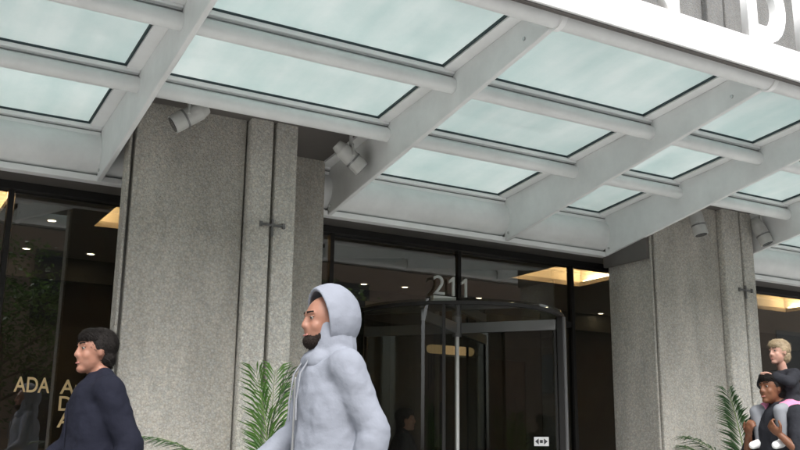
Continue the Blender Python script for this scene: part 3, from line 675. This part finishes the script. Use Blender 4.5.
def hair_cap(P, rz, k, m, body, long_=0.0, seed=1):
    hb = MB(); hb.sphere(P(-0.030, 0, 0.038), (0.098*k, 0.088*k, 0.092*k), rz); hb.sphere(P(0.02, 0, 0.070), (0.072*k, 0.072*k, 0.052*k), rz)
    hb.sphere(P(-0.055, 0, -0.03-long_*0.4), (0.060*k, 0.074*k, (0.075+long_)*k), rz)
    for s in (-1, 1): hb.sphere(P(-0.005, 0.070*s, 0.030), (0.034*k, 0.018*k, 0.040*k), rz)
    ho = body_mesh(hb, 'hair', m, body, 0.006, 3, 0.006, 0.03)
    E_ = [(P(-0.030, 0, 0.038), (0.098*k, 0.088*k, 0.092*k)), (P(0.02, 0, 0.070), (0.072*k, 0.072*k, 0.052*k)), (P(-0.055, 0, -0.03-long_*0.4), (0.060*k, 0.074*k, (0.075+long_)*k))]
    strands(E_, rz, k, m, body, 5200, 0.034, seed+int(1000*k), lambda q: (-0.5-8*q.x*0.3, q.y*6, -0.55))
    return ho
WALK = dict(hipL=(0, .09, .94), hipR=(0, -.09, .94), kneeL=(.20, .09, .53), ankL=(.30, .09, .11), toeL=(.46, .10, .07), kneeR=(.02, -.09, .50), ankR=(-.30, -.09, .15), toeR=(-.16, -.10, .03),
            shL=(0, .175, 1.425), shR=(0, -.175, 1.425), elL=(-.12, .24, 1.16), wrL=(-.06, .25, .92), elR=(.05, -.24, 1.15), wrR=(.24, -.22, 1.02), head=(.03, 0, 1.64))
STAND = dict(WALK, kneeL=(.02, .10, .50), ankL=(.0, .11, .09), toeL=(.16, .13, .04), kneeR=(.02, -.10, .50), ankR=(0, -.11, .09), toeR=(.16, -.13, .04), elL=(-.03, .24, 1.15), wrL=(.06, .24, .92), elR=(-.03, -.24, 1.15), wrR=(.06, -.24, .92))
def V(*a): return Vector(a)
def person(label, loc, heading, H, pose, skin, top, bottom, shoes, hair=None, head_yaw=0.0, sleeve_long=True, group=None, curl=0.6, hood=False, longhair=0.0, lean=0.0, hem=0.86, extra=None):
    t = thing('person', label, 'person', loc, heading, group)
    s = H/1.75; t.scale = (s, s, s); p = {k: Vector(v) for k, v in pose.items()}
    b = MB()
    b.sphere((0, 0, 1.30), (.105, .150, .19)); b.sphere((0, 0, 1.12), (.095, .130, .15)); b.sphere((-.01, 0, .98), (.115, .155, .12))
    b.cap((0, -.13, 1.41), (0, .13, 1.41), .062)
    b.cap((-.012, 0, 1.44), (.008, 0, 1.57), .058, .054)
    P, rz = head_prims(b, p['head'], 1.0, yaw=head_yaw)
    for q in 'LR':
        b.cap(p['sh'+q], p['el'+q], .050, .040); b.cap(p['el'+q], p['wr'+q], .040, .027)
        hd = (p['wr'+q]-p['el'+q]).normalized(); inward = V(0, -1 if q == 'L' else 1, 0) if extra is None else V(-1, 0, 0.2)
        hand(b, p['wr'+q], hd, inward, 1.0, curl, left=(q == 'R'))
        b.cap(p['hip'+q], p['knee'+q], .082, .054); b.cap(p['knee'+q], p['ank'+q], .054, .036); b.cap(p['ank'+q], p['toe'+q], .036, .028)
    for y in (-1, 1): b.cap((-.02, .115*y, 1.45), (-.012, .03*y, 1.52), .042, .045)
    body = body_mesh(b, 'body', skin, t, 0.0065, 5)
    face_parts(body, P)
    j = MB()
    lay = [(.80, .150, .198), (.84, .158, .208), (.95, .160, .208), (1.08, .152, .200), (1.20, .152, .202), (1.32, .152, .206), (1.40, .132, .192), (1.46, .10, .13), (1.49, .075, .085)]
    if not sleeve_long: lay = [(z, a_*0.93, b_*0.95) for z, a_, b_ in lay]
    nn = 28; vv = []; ff = []
    for z, a_, b_ in lay: vv += [(a_*math.cos(2*math.pi*i_/nn)-.004, b_*math.sin(2*math.pi*i_/nn), z) for i_ in range(nn)]
    for q_ in range(len(lay)-1): ff += [(q_*nn+i_, q_*nn+(i_+1) % nn, (q_+1)*nn+(i_+1) % nn, (q_+1)*nn+i_) for i_ in range(nn)]
    ff += [tuple(reversed(range(nn))), tuple(range((len(lay)-1)*nn, len(lay)*nn))]; j.add(vv, ff)
    j.cap((0, -.14, 1.405), (0, .14, 1.405), .084); j.cap((-.025, .12, 1.44), (-.022, .04, 1.50), .055, .06); j.cap((-.025, -.12, 1.44), (-.022, -.04, 1.50), .055, .06); j.cap((-.02, 0, 1.44), (-.012, 0, 1.485), .088, .078)
    for q in 'LR':
        j.cap(p['sh'+q], p['el'+q], .080, .068)
        if sleeve_long: j.cap(p['el'+q], p['wr'+q]-(p['wr'+q]-p['el'+q])*0.06, .068, .050)
    jk = body_mesh(j, 'jacket' if sleeve_long else 'shirt', top, t, 0.010, 5, 0.014, 0.07)
    if sleeve_long and not hood:
        cb = MB(); prof = [(0.078, 1.475), (0.072, 1.525), (0.066, 1.53), (0.066, 1.47)]
        cb.lathe(prof, (-0.004, 0, 0), n=28, a0=R_(28), a1=R_(332)); cb.v = [(x*1.08, y*1.05, z-0.022*max(x, 0)/0.07) for x, y, z in cb.v]
        co_ = cb.build('collar', top, jk, smooth=True)
        pk = MB(); pk.cap((.150, .004, 1.36), (.150, .004, .98), .004); pk.build('placket', top, jk)
    tr = MB(); tr.sphere((-.01, 0, .95), (.130, .172, .13))
    for q in 'LR': tr.cap(p['hip'+q], p['knee'+q], .100, .072); tr.cap(p['knee'+q], p['ank'+q], .072, .058)
    body_mesh(tr, 'trousers', bottom, t, 0.012, 4, 0.02, 0.09)
    for q in 'LR':
        sh = MB(); a_, c_ = p['ank'+q], p['toe'+q]; sh.cap(a_-V(.03, 0, .03), c_, .048, .040); sh.cap(a_, a_-V(.03, 0, .03), .050, .048); body_mesh(sh, 'shoe', shoes, t, 0.010, 3)
    if hair: hair_cap(P, rz, 1.0, hair, body, longhair)
    return t, body, jk, P, rz

# pale hooded jacket, walking along the canopy
t1, bd, jk, P, rz = person('person in a pale blue-grey hooded jacket walking with the hood up', (1.96, 4.02, 0), R_(176), 1.80, WALK, 'skin_light', 'cloth_pale', 'denim', 'shoe_dark', head_yaw=0.05, hood=True)
hb = MB(); hb.sphere(P(-0.030, 0, 0.018), (0.150, 0.125, 0.158), rz, nu=40, nv=28)
cen = P(-0.030, 0, 0.018); fwdv = rz @ V(1, 0, 0)
hood = hb.build('hood', 'cloth_pale', jk, smooth=True)
bm = bmesh.new(); bm.from_mesh(hood.data)
bmesh.ops.bisect_plane(bm, geom=bm.verts[:]+bm.edges[:]+bm.faces[:], plane_co=cen+fwdv*0.060, plane_no=(fwdv+V(0, 0, -0.22)).normalized(), clear_outer=True)
bm.to_mesh(hood.data); bm.free()
for p_ in hood.data.polygons: p_.use_smooth = True
sm = hood.modifiers.new('thick', 'SOLIDIFY'); sm.thickness = 0.016; sm.offset = -1
sb = hood.modifiers.new('sub', 'SUBSURF'); sb.levels = 1; sb.render_levels = 1
tx = bpy.data.textures.new('hood_folds', 'CLOUDS'); tx.noise_scale = 0.07; d_ = hood.modifiers.new('folds', 'DISPLACE'); d_.texture = tx; d_.strength = 0.010
nk = MB(); nk.cap(P(-0.045, -0.05, -0.175), P(-0.045, 0.05, -0.175), .085); nk.cap(P(-0.05, 0, -0.16), P(-0.045, 0, -0.05), .112, .105); nk.cap(P(0.03, -0.04, -0.185), P(0.03, 0.04, -0.185), .06)
body_mesh(nk, 'hood_neck', 'cloth_pale', jk, 0.008, 6, 0.008, 0.06)
br = MB(); br.sphere(P(0.050, 0, -0.092), (0.048, 0.050, 0.040), rz); br.sphere(P(0.02, 0, -0.075), (0.055, 0.066, 0.045), rz); body_mesh(br, 'beard', 'beard', bd, 0.006, 3, 0.004, 0.02)
strands([(P(0.050, 0, -0.092), (0.047, 0.049, 0.039)), (P(0.02, 0, -0.075), (0.054, 0.065, 0.044))], rz, 1.0, 'beard', bd, 2200, 0.014, 91, lambda q: (0.3, 0, -1))
for y_ in (-.035, .035):
    ds = MB(); ds.chain([V(.105, y_, 1.47), V(.150, y_*1.2, 1.40), V(.166, y_*1.25, 1.28), V(.165, y_*1.3, 1.20)], [.004]*4); ds.build('drawstring', 'cloth_grey', jk, smooth=True)
zp = MB(); zp.cap(V(.156, 0, 1.38), V(.160, 0, .86), .005); zp.build('zip', 'alu', jk)

# dark jacket by the lettered window
t2, bd2, jk2, P2, rz2 = person('dark-haired person in a navy jacket walking past the gold window letters', (1.17, 5.10, 0), R_(183), 1.70, WALK, 'skin_light', 'cloth_navy', 'cloth_black', 'shoe_dark', hair='hair_dark', head_yaw=0.10)

# inside the lobby
person('short person in dark clothes stepping through the revolving door', (4.80, 8.17, 0), R_(-25), 1.53, STAND, 'skin_light', 'cloth_black', 'cloth_black', 'shoe_dark', hair='hair_dark', longhair=0.03)

# person with a child on the shoulders
CARRY = dict(WALK, elL=(.07, .27, 1.13), wrL=(.155, .165, 1.27), elR=(.07, -.27, 1.13), wrR=(.155, -.165, 1.27), head=(.05, 0, 1.635))
t4, bd4, jk4, P4, rz4 = person('person in a dark short-sleeved shirt carrying a child on the shoulders', (6.26, 5.00, 0), R_(174), 1.74, CARRY, 'skin_brown', 'cloth_charcoal', 'denim', 'shoe_dark', hair='hair_dark', sleeve_long=False, curl=0.9, extra=True)
def child(label, loc, heading, s):
    t = thing('child', label, 'child', loc, heading); t.scale = (s, s, s)
    b = MB()      # origin at the seat
    b.sphere((0, 0, .06), (.085, .105, .085)); b.sphere((.01, 0, .20), (.078, .098, .13)); b.cap((.01, -.085, .30), (.01, .085, .30), .040); b.cap((.01, 0, .32), (.03, 0, .39), .036)
    P, rz = head_prims(b, (.045, 0, .475), 0.80, child=True)
    L_ = {}
    for q, y in (('L', 1), ('R', -1)):
        hip = V(.02, .075*y, .05); kn = V(.205, .120*y, .02); an = V(.185, .115*y, -.20); to = V(.265, .115*y, -.235); L_[q] = (hip, kn, an, to)
        b.chain([hip, kn, an, to], [.052, .040, .028, .022])
        sh = V(.01, .11*y, .295); el = V(.10, .14*y, .23); wr = V(.17, .055*y, .285); L_[q+'a'] = (sh, el, wr)
        b.chain([sh, el, wr], [.034, .027, .020]); hand(b, wr, wr-el, V(0, 0, -1), 0.62, 0.7, left=(q == 'R'))
    body = body_mesh(b, 'body', 'skin_pale', t, 0.0055, 3); face_parts(body, P, 0.80); hair_cap(P, rz, 0.82, 'hair_blond', body)
    j = MB(); j.sphere((.01, 0, .21), (.100, .122, .14)); j.cap((.01, -.09, .295), (.01, .09, .295), .052); j.sphere((0, 0, .10), (.100, .122, .08))
    for q in 'LR': sh, el, wr = L_[q+'a']; j.chain([sh, el, wr-(wr-el)*.1], [.050, .042, .034])
    body_mesh(j, 'jumper', 'cloth_charcoal', t, 0.008, 4, 0.014, 0.06)
    j = MB(); j.sphere((0, 0, .055), (.105, .130, .085))
    for q in 'LR': hip, kn, an, to = L_[q]; j.cap(hip, hip.lerp(kn, .55), .070, .062)
    body_mesh(j, 'shorts', 'cloth_pink', t, 0.008, 4, 0.012, 0.05)
    for q in 'LR':
        hip, kn, an, to = L_[q]
        j = MB(); j.chain([hip.lerp(kn, .4), kn, an], [.056, .048, .036]); body_mesh(j, 'legging', 'cloth_grey', t, 0.008, 3)
        j = MB(); j.cap(an-V(.015, 0, .01), to, .036, .030); j.cap(an, an-V(.01, 0, .02), .037); body_mesh(j, 'shoe', 'shoe_white', t, 0.007, 3)
    return t
hd_ = R_(174)
seat = Vector((6.26, 5.00, 0)) + Matrix.Rotation(hd_, 3, 'Z') @ Vector((-0.10, 0, 1.43))
child('blond child in a dark jumper and pink shorts riding on a person\'s shoulders', seat, hd_, 1.0)

# ------------------------------------------------------------------ across the street (seen mirrored in the glass)
ab = thing('brick_building', 'dark brick building across the street mirrored in the windows', 'building', (0, -13.4, 0))
b = At(); b.box(-45, 55, -22, -13.2, 0, 9.6); b.build('wall', 'brick_wall', ab)
wi = None
for r_ in range(2):
    for k in range(-8, 11):
        b = At(); b.box(k*4.6, k*4.6+1.9, -13.199, -13.15, 1.2+r_*3.5, 3.4+r_*3.5)
        if wi is None: wi = b.build('window', 'window_dark', ab); w0 = (k, r_)
        else:
            c = wi.copy(); col.objects.link(c); c.location = ((k-w0[0])*4.6, 0, (r_-w0[1])*3.5)
def tree(loc, H, rad, seed, label):
    r = random.Random(seed); t = thing('street_tree', label, 'tree', loc, group='street trees across the road')
    tk = MB(); top = Vector((r.uniform(-.2, .2), r.uniform(-.2, .2), H*0.62)); tk.tube((0, 0, 0), (0.02, 0, H*0.3), 0.14, 0.10, n=10, caps=False); tk.tube((0.02, 0, H*0.3), top, 0.10, 0.04, n=10, caps=False)
    tips = [top]
    for i in range(12):
        z = H*r.uniform(0.25, 0.6); a_ = r.uniform(0, 6.28); L = rad*r.uniform(0.5, 0.95); p0 = Vector((0, 0, z)); p1 = p0+Vector((math.cos(a_)*L, math.sin(a_)*L, L*r.uniform(0.3, 0.9))); tk.tube(p0, p1, 0.045, 0.012, n=6, caps=False); tips += [p1, p0.lerp(p1, 0.6)]
    tk.build('trunk', 'bark', t, smooth=True)
    lf = MB()
    for i in range(90):
        if i < len(tips): c = tips[i]
        else:
            while True:
                q = Vector((r.uniform(-1, 1), r.uniform(-1, 1), r.uniform(-1, 1)))
                if q.length < 1: break
            c = Vector((q.x*rad, q.y*rad, H*0.62+q.z*H*0.36))
        for k in range(55):
            p = c+Vector((r.gauss(0, .28), r.gauss(0, .28), r.gauss(0, .22))); u = Vector((r.gauss(0, 1), r.gauss(0, 1), r.gauss(0, .6))).normalized(); v_ = u.orthogonal().normalized(); s = r.uniform(.05, .10)
            lf.add([p-u*s, p+v_*s*.45, p+u*s, p-v_*s*.45], [(0, 1, 2, 3)])
    me = bpy.data.meshes.new('crown'); me.from_pydata(lf.v, [], lf.f); me.materials.append(M['tree_leaf']); o = bpy.data.objects.new('crown', me); col.objects.link(o); o.parent = t
for loc, H, rd_, sd_, lb in (((3.6, -10.6, 0), 6.6, 1.9, 11, 'leafy street tree mirrored in the gold lettered window'), ((-2.0, -10.8, 0), 7.0, 2.0, 12, 'leafy street tree across the road, left of the mirrored one'), ((12.5, -10.7, 0), 6.8, 2.0, 13, 'leafy street tree across the road facing the revolving door')):
    tree(loc, H, rd_, sd_, lb)
